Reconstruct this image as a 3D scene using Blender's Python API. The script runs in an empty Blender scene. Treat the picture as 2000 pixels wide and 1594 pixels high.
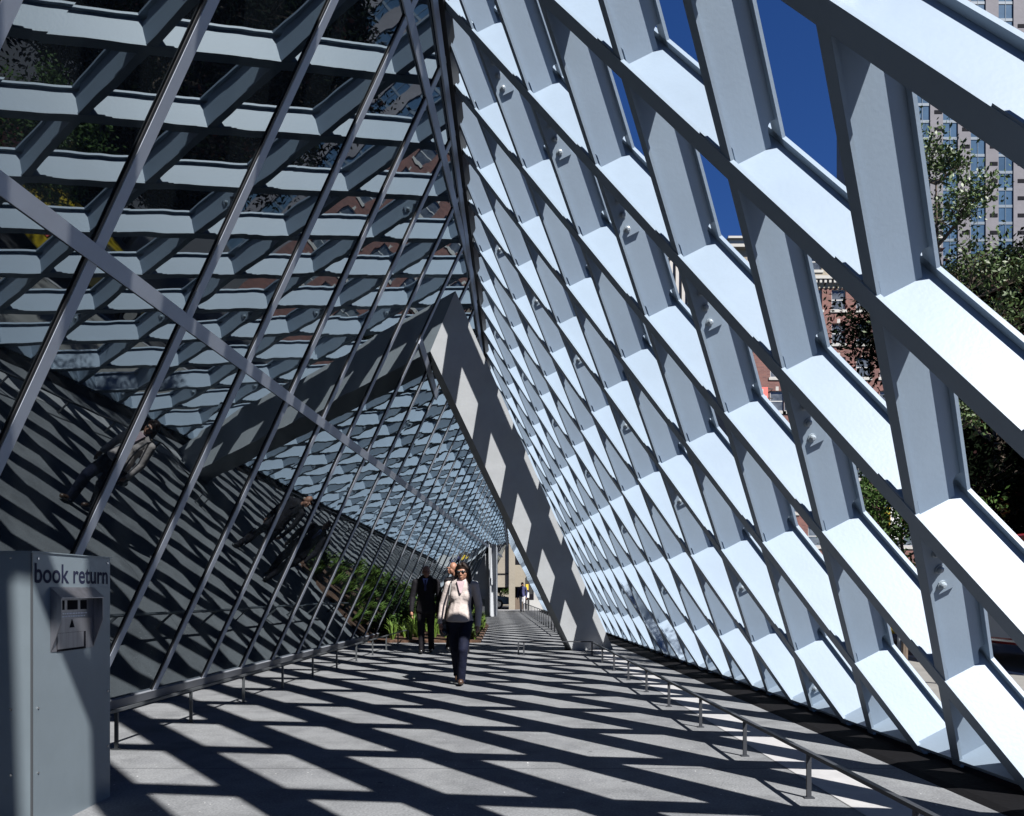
import bpy, math, random
import numpy as np
from mathutils import Vector as V, Matrix
PI = math.pi
R = math.radians
rnd = random.Random(7)
sc = bpy.context.scene
COL = sc.collection

# ------------------------------------------------------------------ helpers
class MB:
    def __init__(s): s.v = []; s.f = []
    def quad(s, *p):
        b = len(s.v); s.v += [tuple(q) for q in p]; s.f.append(tuple(range(b, b+len(p))))
    def bar(s, p0, p1, e1, e2):
        """box from p0 to p1, half extents e1, e2"""
        p0, p1, e1, e2 = V(p0), V(p1), V(e1), V(e2)
        if (p1-p0).dot(e1.cross(e2)) < 0: e2 = -e2
        b = len(s.v)
        for p in (p0, p1):
            for a, c in ((-1,-1),(1,-1),(1,1),(-1,1)): s.v.append(tuple(p+e1*a+e2*c))
        s.f += [tuple(b+i for i in q) for q in ((3,2,1,0),(4,5,6,7),(0,1,5,4),(1,2,6,5),(2,3,7,6),(3,0,4,7))]
    def box(s, x0, x1, y0, y1, z0, z1):
        s.bar(((x0+x1)/2,(y0+y1)/2,z0), ((x0+x1)/2,(y0+y1)/2,z1), ((x1-x0)/2,0,0), (0,(y1-y0)/2,0))
    def prism(s, pts, d):
        """polygon pts extruded by vector d"""
        pts = [V(p) for p in pts]; d = V(d); n = len(pts); b = len(s.v)
        nrm = V((0,0,0))
        for i in range(n): nrm += pts[i].cross(pts[(i+1) % n])
        if nrm.dot(d) > 0: pts.reverse()
        s.v += [tuple(p) for p in pts] + [tuple(p+d) for p in pts]
        s.f.append(tuple(range(b, b+n))); s.f.append(tuple(range(b+2*n-1, b+n-1, -1)))
        for i in range(n):
            j = (i+1) % n
            s.f.append((b+j, b+i, b+n+i, b+n+j))
    def tube(s, pts, rad, n=8, cap=True):
        pts = [V(p) for p in pts]
        if not hasattr(rad, '__len__'): rad = [rad]*len(pts)
        b = len(s.v); ref = None
        for i, p in enumerate(pts):
            t = (pts[min(i+1, len(pts)-1)]-pts[max(i-1, 0)]).normalized()
            if ref is None: ref = t.orthogonal().normalized()
            u = (ref - t*ref.dot(t)).normalized(); w = t.cross(u); ref = u
            for k in range(n):
                a = 2*PI*k/n; s.v.append(tuple(p + u*math.cos(a)*rad[i] + w*math.sin(a)*rad[i]))
        for i in range(len(pts)-1):
            for k in range(n):
                k2 = (k+1) % n
                s.f.append((b+i*n+k, b+i*n+k2, b+(i+1)*n+k2, b+(i+1)*n+k))
        if cap:
            s.f.append(tuple(b+k for k in range(n-1, -1, -1)))
            s.f.append(tuple(b+(len(pts)-1)*n+k for k in range(n)))
    def ball(s, c, r, nu=12, nv=8, ax=None):
        c = V(c)
        if not hasattr(r, '__len__'): r = (r, r, r)
        b = len(s.v)
        for j in range(nv+1):
            th = PI*j/nv
            for i in range(nu):
                ph = 2*PI*i/nu
                q = V((r[0]*math.sin(th)*math.cos(ph), r[1]*math.sin(th)*math.sin(ph), r[2]*math.cos(th)))
                if ax is not None: q = ax @ q
                s.v.append(tuple(c+q))
        for j in range(nv):
            for i in range(nu):
                i2 = (i+1) % nu
                s.f.append((b+j*nu+i, b+(j+1)*nu+i, b+(j+1)*nu+i2, b+j*nu+i2))
    def cap(s, p, q, r1, r2, flat=1.0):
        """tapered capsule, optionally flattened in y"""
        p, q = V(p), V(q); n = 6
        steps = max(2, int((q-p).length/0.03)+1)
        for i in range(steps+1):
            t = i/steps; r = r1+(r2-r1)*t
            s.ball(p.lerp(q, t), (r, r*flat, r), 12, 8)
    def build(s, name, mat, parent=None, smooth=False, mats=None):
        me = bpy.data.meshes.new(name); me.from_pydata(s.v, [], s.f); me.update()
        if smooth: me.polygons.foreach_set('use_smooth', [True]*len(me.polygons))
        me.materials.append(mat)
        return link(name, me, parent)
def link(name, me, parent=None):
    o = bpy.data.objects.new(name, me); COL.objects.link(o)
    if parent is not None: o.parent = parent; o.matrix_parent_inverse = Matrix.Translation(parent.location).inverted() if parent.parent is None else Matrix.Identity(4)
    return o
def tag(o, label=None, cat=None, group=None, kind=None):
    if label: o['label'] = label
    if cat: o['category'] = cat
    if group: o['group'] = group
    if kind: o['kind'] = kind
    return o
def thing(name, label, cat, loc=(0,0,0), group=None):
    o = bpy.data.objects.new(name, None); COL.objects.link(o); o.location = loc; o.empty_display_size = .2
    return tag(o, label, cat, group)
def copy_tree(o, parent=None):
    c = o.copy(); COL.objects.link(c)
    if parent is not None: c.parent = parent
    for ch in o.children: copy_tree(ch, c)
    return c

# ------------------------------------------------------------------ materials
def mat(name, col, rough=.6, metal=0, spec=.5, noise=None, bump=None, scale=(1,1,1), coat=0):
    """noise=(scale, amount, [col2]) mottles colour; bump=(scale, distance)"""
    m = bpy.data.materials.new(name); m.use_nodes = True
    nt = m.node_tree; N = nt.nodes; L = nt.links
    b = N['Principled BSDF']
    b.inputs['Base Color'].default_value = (*col, 1); b.inputs['Roughness'].default_value = rough
    b.inputs['Metallic'].default_value = metal; b.inputs['Specular IOR Level'].default_value = spec
    b.inputs['Coat Weight'].default_value = coat
    tc = N.new('ShaderNodeTexCoord'); mp = N.new('ShaderNodeMapping'); mp.inputs['Scale'].default_value = scale
    L.new(tc.outputs['Object'], mp.inputs[0])
    if noise:
        t = N.new('ShaderNodeTexNoise'); t.inputs['Scale'].default_value = noise[0]; t.inputs['Detail'].default_value = 6
        t.inputs['Roughness'].default_value = .65
        L.new(mp.outputs[0], t.inputs[0])
        r = N.new('ShaderNodeValToRGB'); L.new(t.outputs[0], r.inputs[0])
        c2 = noise[2] if len(noise) > 2 else tuple(c*(1-noise[1]) for c in col)
        r.color_ramp.elements[0].position = .35; r.color_ramp.elements[1].position = .65
        r.color_ramp.elements[0].color = (*c2, 1); r.color_ramp.elements[1].color = (*col, 1)
        L.new(r.outputs[0], b.inputs['Base Color'])
    if bump:
        t = N.new('ShaderNodeTexNoise'); t.inputs['Scale'].default_value = bump[0]; t.inputs['Detail'].default_value = 4
        L.new(mp.outputs[0], t.inputs[0])
        bu = N.new('ShaderNodeBump'); bu.inputs['Distance'].default_value = bump[1]; bu.inputs['Strength'].default_value = 1
        L.new(t.outputs[0], bu.inputs['Height']); L.new(bu.outputs[0], b.inputs['Normal'])
    return m
M = {}
M['steel'] = mat('painted_steel', (0.222,0.28,0.348), .42, spec=.4, noise=(1.3,.09), bump=(45,.0006))
M['bolt'] = mat('painted_bolt', (0.2618,0.308,0.3542), .3, spec=.6)
M['alu'] = mat('anodised_aluminium', (.35,.385,.45), .75, metal=.15, spec=.3, noise=(2.5,.08))
M['sill'] = mat('grey_sill', (.13,.14,.16), .6, noise=(2,.15))
M['gasket'] = mat('black_gasket', (.012,.012,.014), .6)
M['rail'] = mat('grey_rail_steel', (0.07,0.077,0.084), .4, metal=.4)
M['rail_backlit'] = mat('backlit_rail_steel', (.03,.033,.04), .5, metal=.2)  # rail steel again, its backlit darkness put into the colour
M['box'] = mat('box_sheet_metal', (0.144,0.1779,0.2033), .45, metal=.25, noise=(2.2,.1), bump=(1.2,.002))
M['hood'] = mat('brushed_steel_hood', (0.2156,0.2156,0.2387), .35, metal=.8, noise=(40,.25), scale=(1,1,.1))
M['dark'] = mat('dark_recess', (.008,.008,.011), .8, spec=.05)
M['ink'] = mat('dark_lettering', (.012,.014,.032), .7, spec=.1)
M['pale_ink'] = mat('pale_lettering', (.5,.52,.56), .5)
M['column'] = mat('column_render', (.36,.38,.40), .85, noise=(3,.1), bump=(30,.001))
M['white_strip'] = mat('pale_concrete', (0.308,0.308,0.3157), .75, noise=(6,.15), bump=(60,.001))
M['gutter'] = mat('black_channel', (.004,.004,.005), .9, spec=.1, bump=(30,.004))
M['soil'] = mat('soil', (0.0847,0.04235,0.0231), .95, noise=(9,.6), bump=(14,.03))
M['leaf'] = mat('leaf', (0.03696,0.07392,0.01478), .6, spec=.12, noise=(3,.5))
M['leaf_pale'] = mat('leaf_pale', (0.05775,0.09525,0.02599), .5, spec=.3, noise=(3,.45))
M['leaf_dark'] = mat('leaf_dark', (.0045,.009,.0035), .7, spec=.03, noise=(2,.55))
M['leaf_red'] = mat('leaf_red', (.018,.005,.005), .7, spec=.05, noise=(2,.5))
M['grass'] = mat('grass_blade', (0.134,0.2233,0.03908), .5, spec=.3, noise=(4,.45))
M['bark'] = mat('bark', (.10,.075,.055), .9, noise=(12,.5), bump=(20,.01), scale=(1,1,.3))
M['asphalt'] = mat('asphalt', (0.0385,0.0385,0.04081), .85, noise=(3,.3), bump=(60,.004))
M['pave'] = mat('sidewalk', (0.1694,0.1656,0.154), .85, noise=(2,.2), bump=(40,.002))
M['beige'] = mat('beige_concrete', (0.2233,0.2002,0.1617), .8, noise=(.6,.15), bump=(8,.01))
M['beige_white'] = mat('white_concrete', (0.3234,0.3234,0.3157), .8, noise=(.8,.1))
M['brown_wall'] = mat('brown_wall', (0.1232,0.0924,0.0693), .8, noise=(2,.2))
M['terracotta'] = mat('cream_terracotta', (0.231,0.2002,0.154), .8, noise=(1.5,.15), bump=(3,.02))
M['stone'] = mat('white_stone', (0.3234,0.3157,0.2926), .75, noise=(2,.12))
M['winframe'] = mat('white_frame', (0.3465,0.3465,0.3388), .5)
M['pane'] = mat('dark_pane', (.02,.025,.03), .06, spec=.8, noise=(.9,.5,(.10,.11,.12)))
M['tower_c'] = mat('tower_concrete', (0.135,0.13,0.145), .85, noise=(.25,.2), bump=(2,.02))
M['tower_g'] = mat('tower_glass', (0.06,0.11,0.17), .15, metal=.2, spec=.8, noise=(.18,.35))
M['stripe_w'] = mat('white_fin', (0.3234,0.308,0.2849), .7, noise=(1,.1))
M['yellow'] = mat('yellow_paint', (0.3465,0.2541,0.0154), .3, coat=.6)
M['red'] = mat('red_paint', (.30,.025,.02), .3, coat=.6)
M['signred'] = mat('sign_red', (.55,.10,.08), .5)
M['bluecar'] = mat('blue_grey_paint', (.10,.16,.22), .3, metal=.3, coat=.6)
M['lightgrey'] = mat('grey_panel', (.36,.38,.41), .5, noise=(1.5,.06))
M['tyre'] = mat('tyre', (.02,.02,.02), .85)
M['chrome'] = mat('chrome', (.6,.6,.6), .2, metal=1)
M['signyellow'] = mat('sign_yellow', (0.5544,0.385,0.0385), .5)
M['signwhite'] = mat('sign_white', (0.5775,0.5929,0.5929), .5)
M['pole'] = mat('galvanised_pole', (0.3234,0.3465,0.3696), .5, metal=.5, noise=(10,.15))
M['skin'] = mat('skin', (0.2541,0.127,0.0847), .5, spec=.4, noise=(20,.08))
M['jacket'] = mat('cream_jacket', (0.3881,0.3407,0.3235), .8, spec=.2, noise=(90,.12), bump=(14,.012))
M['shirt'] = mat('pink_shirt', (0.385,0.2926,0.3157), .8, spec=.2, bump=(20,.006))
M['denim'] = mat('navy_denim', (0.004,0.006,0.02), .8, spec=.2, noise=(14,.4), bump=(12,.014))
M['hair'] = mat('brown_hair', (.014,.007,.005), .5, spec=.25, noise=(40,.5), bump=(50,.006), scale=(1,1,.15))
M['grey_hair'] = mat('grey_hair', (.28,.24,.21), .7, noise=(60,.4))
M['suit'] = mat('black_suit', (.006,.0055,.008), .8, spec=.2, bump=(9,.014))
M['blue_shirt'] = mat('blue_shirt', (0.1386,0.1848,0.4235), .8, spec=.2)
M['shoe'] = mat('brown_shoe', (.05,.028,.018), .4)
M['black_shoe'] = mat('black_shoe', (.01,.01,.011), .3)
M['bag'] = mat('black_bag', (.012,.012,.014), .5)
M['white_cloth'] = mat('white_cloth', (0.462,0.462,0.4774), .85)
M['navy'] = mat('navy_cloth', (0.0231,0.02695,0.0847), .85)

def brick_mat():
    m = mat('red_brick', (.22,.09,.07), .85); nt = m.node_tree; N = nt.nodes; L = nt.links
    b = N['Principled BSDF']; tc = N.new('ShaderNodeTexCoord'); sx = N.new('ShaderNodeSeparateXYZ'); cx = N.new('ShaderNodeCombineXYZ')
    ad = N.new('ShaderNodeMath'); ad.operation = 'ADD'
    L.new(tc.outputs['Object'], sx.inputs[0]); L.new(sx.outputs[0], ad.inputs[0]); L.new(sx.outputs[1], ad.inputs[1])
    L.new(ad.outputs[0], cx.inputs[0]); L.new(sx.outputs[2], cx.inputs[1])
    t = N.new('ShaderNodeTexBrick'); t.inputs['Scale'].default_value = 1
    t.inputs['Brick Width'].default_value = .42; t.inputs['Row Height'].default_value = .14; t.inputs['Mortar Size'].default_value = .012
    t.inputs['Color1'].default_value = (.15,.062,.05,1); t.inputs['Color2'].default_value = (.09,.036,.032,1); t.inputs['Mortar'].default_value = (.13,.09,.08,1)
    L.new(cx.outputs[0], t.inputs[0])
    n = N.new('ShaderNodeTexNoise'); n.inputs['Scale'].default_value = .5; n.inputs['Detail'].default_value = 5; L.new(tc.outputs['Object'], n.inputs[0])
    mx = N.new('ShaderNodeMix'); mx.data_type = 'RGBA'; mx.blend_type = 'MULTIPLY'; mx.inputs[0].default_value = .6
    L.new(t.outputs[0], mx.inputs[6]); 
    r = N.new('ShaderNodeValToRGB'); r.color_ramp.elements[0].position = .3; r.color_ramp.elements[0].color = (.75,.75,.75,1); r.color_ramp.elements[1].position = .6; r.color_ramp.elements[1].color = (1.1,1.05,1,1)
    L.new(n.outputs[0], r.inputs[0]); L.new(r.outputs[0], mx.inputs[7]); L.new(mx.outputs[2], b.inputs['Base Color'])
    return m
M['brick'] = brick_mat()

def floor_mat():
    m = mat('walk_concrete', (.19,.195,.205), .75, spec=.08); nt = m.node_tree; N = nt.nodes; L = nt.links
    b = N['Principled BSDF']; tc = N.new('ShaderNodeTexCoord')
    def noise(s, d=5, r=.6):
        n = N.new('ShaderNodeTexNoise'); n.inputs['Scale'].default_value = s; n.inputs['Detail'].default_value = d; n.inputs['Roughness'].default_value = r
        L.new(tc.outputs['Object'], n.inputs[0]); return n
    def ramp(src, p0, c0, p1, c1):
        r = N.new('ShaderNodeValToRGB'); e = r.color_ramp.elements
        e[0].position = p0; e[0].color = (*c0, 1); e[1].position = p1; e[1].color = (*c1, 1); L.new(src, r.inputs[0]); return r
    def mix(a, bb, f, mode='MIX'):
        x = N.new('ShaderNodeMix'); x.data_type = 'RGBA'; x.blend_type = mode
        if hasattr(f, 'name'): L.new(f, x.inputs[0])
        else: x.inputs[0].default_value = f
        L.new(a, x.inputs[6]); L.new(bb, x.inputs[7]); return x.outputs[2]
    base = ramp(noise(.5).outputs[0], .3, (.146,.152,.161), .7, (.176,.184,.194)).outputs[0]
    fine = ramp(noise(70, 3).outputs[0], .3, (.72,.72,.72), .7, (1.18,1.18,1.18)).outputs[0]
    c = mix(base, fine, 1, 'MULTIPLY')
    st = ramp(noise(2.3, 6, .75).outputs[0], .38, (.80,.80,.80), .55, (1,1,1)).outputs[0]
    c = mix(c, st, 1, 'MULTIPLY')
    gv = N.new('ShaderNodeTexVoronoi'); gv.inputs['Scale'].default_value = 1.9; L.new(tc.outputs['Object'], gv.inputs[0])
    gr = ramp(gv.outputs['Distance'], .028, (.55,.55,.55), .036, (1,1,1)).outputs[0]
    c = mix(c, gr, 1, 'MULTIPLY')
    big = ramp(noise(.9, 3, .8).outputs[0], .42, (.86,.86,.87), .5, (1,1,1)).outputs[0]
    c = mix(c, big, 1, 'MULTIPLY')
    # mica chips, their glints painted as white specks in the base colour
    vo = N.new('ShaderNodeTexVoronoi'); vo.inputs['Scale'].default_value = 26; L.new(tc.outputs['Object'], vo.inputs[0])
    vr = ramp(vo.outputs['Distance'], .0, (1,1,1), .17, (0,0,0))
    clus = ramp(noise(1.7, 2).outputs[0], .5, (0,0,0), .62, (1,1,1))
    sel = N.new('ShaderNodeMath'); sel.operation = 'GREATER_THAN'; sel.inputs[1].default_value = .72
    sc_ = N.new('ShaderNodeSeparateColor'); L.new(vo.outputs['Color'], sc_.inputs[0]); L.new(sc_.outputs[0], sel.inputs[0])
    m1 = N.new('ShaderNodeMath'); m1.operation = 'MULTIPLY'; L.new(vr.outputs[0], m1.inputs[0]); L.new(sel.outputs[0], m1.inputs[1])
    m2 = N.new('ShaderNodeMath'); m2.operation = 'MULTIPLY'; L.new(m1.outputs[0], m2.inputs[0]); L.new(clus.outputs[0], m2.inputs[1])
    wh = N.new('ShaderNodeRGB'); wh.outputs[0].default_value = (.85,.85,.85,1)
    c = mix(c, wh.outputs[0], m2.outputs[0])
    # saw-cut joints across the walk
    sx = N.new('ShaderNodeSeparateXYZ'); L.new(tc.outputs['Object'], sx.inputs[0])
    def joint(axis, off, per, w=.005):
        a = N.new('ShaderNodeMath'); a.operation = 'ADD'; a.inputs[1].default_value = -off+per*50; L.new(sx.outputs[axis], a.inputs[0])
        p = N.new('ShaderNodeMath'); p.operation = 'PINGPONG'; p.inputs[1].default_value = per/2; L.new(a.outputs[0], p.inputs[0])
        l = N.new('ShaderNodeMath'); l.operation = 'LESS_THAN'; l.inputs[1].default_value = w; L.new(p.outputs[0], l.inputs[0]); return l.outputs[0]
    jm = N.new('ShaderNodeMath'); jm.operation = 'MAXIMUM'; L.new(joint(1, 5.26, 2.45), jm.inputs[0]); jm.inputs[1].default_value = 0
    dk = N.new('ShaderNodeRGB'); dk.outputs[0].default_value = (.04,.04,.045,1)
    c = mix(c, dk.outputs[0], jm.outputs[0])
    L.new(c, b.inputs['Base Color'])
    bu = N.new('ShaderNodeBump'); bu.inputs['Distance'].default_value = .0025; L.new(noise(55, 4).outputs[0], bu.inputs['Height']); L.new(bu.outputs[0], b.inputs['Normal'])
    return m
M['floor'] = floor_mat()

def glass_mat(name, amp):
    m = bpy.data.materials.new(name); m.use_nodes = True; nt = m.node_tree; N = nt.nodes; L = nt.links
    N.remove(N['Principled BSDF']); out = N['Material Output']
    d = N.new('ShaderNodeBsdfDiffuse'); d.inputs[0].default_value = (.010,.013,.016,1)
    g = N.new('ShaderNodeBsdfGlossy'); g.inputs[0].default_value = (.80,.92,1.0,1); g.inputs[1].default_value = .008
    lw = N.new('ShaderNodeLayerWeight'); lw.inputs[0].default_value = .35
    mr = N.new('ShaderNodeMapRange'); mr.inputs[3].default_value = .145; mr.inputs[4].default_value = .95
    L.new(lw.outputs['Fresnel'], mr.inputs[0])
    mx = N.new('ShaderNodeMixShader'); L.new(mr.outputs[0], mx.inputs[0]); L.new(d.outputs[0], mx.inputs[1]); L.new(g.outputs[0], mx.inputs[2])
    L.new(mx.outputs[0], out.inputs[0])
    tc = N.new('ShaderNodeTexCoord')
    mp = N.new('ShaderNodeMapping'); mp.inputs['Scale'].default_value = (1,1,.8); L.new(tc.outputs['Object'], mp.inputs[0])
    t = N.new('ShaderNodeTexNoise'); t.inputs['Scale'].default_value = 1.7; t.inputs['Detail'].default_value = 1.5; t.inputs['Roughness'].default_value = .4
    L.new(mp.outputs[0], t.inputs[0])
    bu = N.new('ShaderNodeBump'); bu.inputs['Distance'].default_value = amp; bu.inputs['Strength'].default_value = 1
    L.new(t.outputs[0], bu.inputs['Height']); L.new(bu.outputs[0], g.inputs['Normal'])
    return m
M['glass'] = glass_mat('coated_glass', .0013)

# ------------------------------------------------------------------ camera, light
F, CX, HY, CAMZ = 1520., 1000., 1154., 1.2
cd = bpy.data.cameras.new('camera'); cam = bpy.data.objects.new('camera', cd); COL.objects.link(cam)
cam.location = (0, 0, CAMZ); cam.rotation_euler = (PI/2, 0, 0)
cd.sensor_fit = 'HORIZONTAL'; cd.sensor_width = 36; cd.lens = 36*F/2000
cd.shift_y = (HY-797)/2000; cd.clip_end = 3000; cd.clip_start = .05
sc.camera = cam
LX, LY = -.53, .73         # horizontal travel of light per metre of fall
sun = bpy.data.lights.new('sun', 'SUN'); so = bpy.data.objects.new('sun', sun); COL.objects.link(so)
sun.energy = 5; sun.angle = R(.5); sun.color = (1, .965, .92)
ld = V((LX, LY, -1)); so.rotation_euler = ld.to_track_quat('-Z', 'Y').to_euler(); so.location = (20, -20, 30)
w = bpy.data.worlds.new('World'); sc.world = w; w.use_nodes = True
nt = w.node_tree; bg = nt.nodes['Background']; sk = nt.nodes.new('ShaderNodeTexSky'); sk.sky_type = 'NISHITA'; sk.sun_disc = False
sk.sun_elevation = math.atan2(1, math.hypot(LX, LY)); sk.sun_rotation = math.atan2(-LX, -LY)
sk.air_density = .7; sk.dust_density = 0.0; sk.ozone_density = 4; sk.altitude = 1500
hs = nt.nodes.new('ShaderNodeHueSaturation'); hs.inputs['Saturation'].default_value = 1.22; hs.inputs['Hue'].default_value = .512; hs.inputs['Value'].default_value = 1.0
nt.links.new(sk.outputs[0], hs.inputs['Color']); nt.links.new(hs.outputs[0], bg.inputs[0]); bg.inputs[1].default_value = .05
sc.view_settings.view_transform = 'Standard'; sc.view_settings.look = 'None'; sc.view_settings.gamma = 1; sc.view_settings.exposure = 1.30
sc.cycles.use_denoising = True; sc.cycles.max_bounces = 6; sc.cycles.glossy_bounces = 4; sc.cycles.diffuse_bounces = 2
sc.cycles.caustics_reflective = False; sc.cycles.caustics_refractive = False

# ------------------------------------------------------------------ planes of the place
def gx(y, z): return 3.043-.02585*y-.513*(z-.057)                 # steel lattice, inner face
def wx(y, z): return -4.143+.0461*y+.462*(z-.171)            # glass wall, outer face
def apex(y): return 7.481-.0738*y
YEND = 46.4
NG = V((1, .02585, .513)).normalized()                     # lattice normal, outward
NW = V((1, -.0461, -.462)).normalized()                    # glass normal, to the walk
HH, DZ = 1.1665, 1.8995
def node(a, b):
    z = 2.5369-DZ/2*(a+b); y = 3.603-HH/2*(a-b)+.0185*(z-1.2)
    return V((gx(y, z), y, z))

# ------------------------------------------------------------------ steel lattice
lat = thing('steel_lattice', 'pale blue painted steel lattice of crossing beams leaning over the walk on the right', 'steel lattice', (3.2, 3, 0))
WF, DEP = .056, .315
def beam_range(p0, d):
    """t range where z between floor and apex and y in range"""
    ts = []
    for t in np.arange(-80, 80, .02):
        p = p0+d*t
        if -.02 < p.z < apex(p.y)+.12 and -9 < p.y < YEND: ts.append(t)
    return (ts[0], ts[-1]) if len(ts) > 15 else None
def flanges(mb, p, q, d, off, wi, wo):
    wv = NG.cross(d).normalized()
    mb.bar(p+NG*(off+.012), q+NG*(off+.012), wv*wi, NG*(.012-off/2))
    mb.bar(p+NG*(DEP+.012-off/2), q+NG*(DEP+.012-off/2), wv*wo, NG*(.012-off/2))
beams = []
dA = node(1, 0)-node(0, 0); dB = node(0, 1)-node(0, 0); LA = dA.length
dAu, dBu = dA.normalized(), dB.normalized()
for b in range(-50, 50):
    r = beam_range(node(0, b), dA)
    if not r: continue
    mb = MB(); p, q = node(0, b)+dA*r[0], node(0, b)+dA*r[1]
    flanges(mb, p, q, dAu, 0, WF, .044); wv = NG.cross(dAu).normalized()
    mb.bar(p+NG*(DEP/2+.01), q+NG*(DEP/2+.01), wv*.008, NG*(DEP/2-.008))
    # doubler strips welded on the upper edge of the inner flange just before each crossing
    up = wv if wv.z > 0 else -wv
    for a in range(math.ceil(r[0]), math.floor(r[1])+1):
        e = node(a, b)-dAu*.10
        if e.y < 30 and a-r[0] > .4: mb.bar(e+up*(WF+.004)+NG*.010-dAu*.20, e+up*(WF+.004)+NG*.010, up*.0055, NG*.007)
    beams.append((min(p.y, q.y), mb))
plates = []
for a in range(-50, 50):
    r = beam_range(node(a, 0), dB)
    if not r: continue
    mb = MB(); p, q = node(a, 0)+dB*r[0], node(a, 0)+dB*r[1]
    flanges(mb, p, q, dBu, .004, .041, .041); wv = NG.cross(dBu).normalized()
    b0 = math.floor(r[0])
    for b in range(b0, math.ceil(r[1])):
        t0, t1 = max(b, r[0]), min(b+1, r[1])
        P0 = node(a, 0)+dB*t0; L = (t1-t0)*LA
        if L < .05: continue
        i, o = .02, DEP+.005
        pts = [(0, i), (L, i), (L, o), (0, o)]
        if t1 == b+1 and L > .3 and P0.y < 34:
            pts = [(0,i),(L-.14,i),(L-.132,i+.022),(L-.115,i+.03),(L,i+.03),(L,o-.055),(L-.12,o-.055),(L-.142,o-.046),(L-.155,o-.028),(L-.155,o),(0,o)]
        mb.prism([P0+dBu*s+NG*n-wv*.007 for s, n in pts], wv*.014)
        if t0 == b and b % 3 == 1 and L > .6 and P0.y < 34 and P0.y > -1: plates.append((P0.y, P0.copy(), wv.copy()))
    beams.append((min(p.y, q.y), mb))
beams.sort(key=lambda t: t[0] if t[0] > -1.5 else 60-t[0])
rest = MB()
for i, (y, mb) in enumerate(beams):
    if i < 99: mb.build('beam', M['steel'], lat)
    else:
        k = len(rest.v); rest.v += mb.v; rest.f += [tuple(j+k for j in f) for f in mb.f]
if rest.v: tag(rest.build('beam', M['steel'], lat), kind='stuff')
# splice plates with bolt heads
side = NG.cross(dBu).normalized(); side = side if side.y < 0 else -side
for y, P0, wv in sorted(plates, key=lambda t: t[0])[:90]:
    mb = MB(); s0 = side*.008
    mb.prism([P0+dBu*s+NG*n+s0 for s, n in ((.12,.03),(.54,.03),(.54,.19),(.12,.19))], side*.02)
    pl = mb.build('splice_plate', M['steel'], lat)
    for s in (.265, .375, .485):
        b = MB(); c = P0+dBu*s+NG*.092+side*.028
        b.tube([c, c+side*.006], .028, 14); b.tube([c+side*.006, c+side*.020, c+side*.026], [.021,.019,.010], 12)
        b.build('bolt', M['bolt'], pl)
mb = MB()
for y in np.arange(-9, YEND, 3.0):
    y2 = min(y+3.0, YEND)
    p, q = V((gx(y,.09), y, .09)), V((gx(y2,.09), y2, .09)); mb.bar(p+NG*.175, q+NG*.175, NG*.172, (NG.cross(V((0,1,0))).normalized())*.012)
mb.build('base_plate', M['steel'], lat)

# ------------------------------------------------------------------ glass wall
gw = thing('glass_wall', 'dark reflective leaning glass wall with grey metal mullions on the left of the walk', 'glass wall', (-4.3, 3, 0))
DW = V((.0461, 1, 0)).normalized()                         # along the wall
def W(y, z, n=0): return V((wx(y, z), y, z))+NW*n
YK = [8.2+1.169*(k-4) for k in range(-5, 38)]
YK = [y for y in YK if y < YEND+.2]
UW = V((.462, 0, 1)).normalized()
TR = [3.23, 6.41]
for i, y in enumerate(YK):
    mb = MB(); top = apex(y)-.02
    # cap, with gasket strips either side
    mb.bar(W(y, .10, .0045), W(y, top, .0045), DW*.046, NW*.0045)
    m = mb.build('mullion', M['alu'], gw)
    g = MB()
    for s in (-1,): g.bar(W(y+s*.060, .12, .003), W(y+s*.060, top, .003), DW*.0095, NW*.003)
    g.build('gasket', M['gasket'], m)
def band(z, hw, n0, n1, name='transom'):
    mb = MB(); y1 = min(YEND, (7.481-z-.05)/.0738)
    mb.bar(W(-1.5, z, (n0+n1)/2), W(y1, z, (n0+n1)/2), UW*hw, NW*((n1-n0)/2)); return mb.build(name, M['alu'], gw)
for z in TR: band(z, .052, .0, .0185)
# pieces of frame along the top, where the glass meets the lattice
mb = MB(); mb.bar(W(-1.5, apex(-1.5)-.15, .014), W(YEND, apex(YEND)-.15, .014), UW*.045, NW*.013); mb.build('head_frame', M['alu'], gw)
mb = MB(); mb.bar(W(-1.5, apex(-1.5)-.01, .03), W(YEND, apex(YEND)-.01, .03), UW*.07, NW*.03); mb.build('head_gasket', M['gasket'], gw)
mb = MB(); mb.prism([W(-1.5,.075,-.02), W(-1.5,.075,.022), W(-1.5,.165,.022), W(-1.5,.165,-.02)], DW*(YEND+1.5)); mb.build('sill_beam', M['sill'], gw)
def onglass(X, Y):
    d = V(((X-CX)/F, 1, (HY-Y)/F)); p0 = W(0, .171); t = (p0-V((0,0,CAMZ))).dot(NW)/d.dot(NW); return V((0,0,CAMZ))+d*t
mb = MB(); a_, b_ = onglass(819, 664), onglass(853, 776); sd = NW.cross((b_-a_).normalized()); mb.bar(a_+NW*.011, b_+NW*.011, sd*.055, NW*.010); mb.build('opening_frame', M['alu'], gw)
panes = []
for i in range(len(YK)-1):
    y0, y1 = YK[i], YK[i+1]
    lv = [.12]+TR+[99]
    for k in range(3):
        a, b0, b1 = lv[k], min(lv[k+1], apex(y0)), min(lv[k+1], apex(y1))
        if b1-a < .1: continue
        t1, t2 = rnd.uniform(-.0022,.0022), rnd.uniform(-.0022,.0022)
        c = [W(y0,a,-.006+t1), W(y1,a,-.006-t1), W(y1,b1,-.006+t2), W(y0,b0,-.006-t2)]
        panes.append((y0, c))
panes.sort(key=lambda t: t[0] if t[0] > 0 else 60-t[0])
rest = MB()
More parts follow.
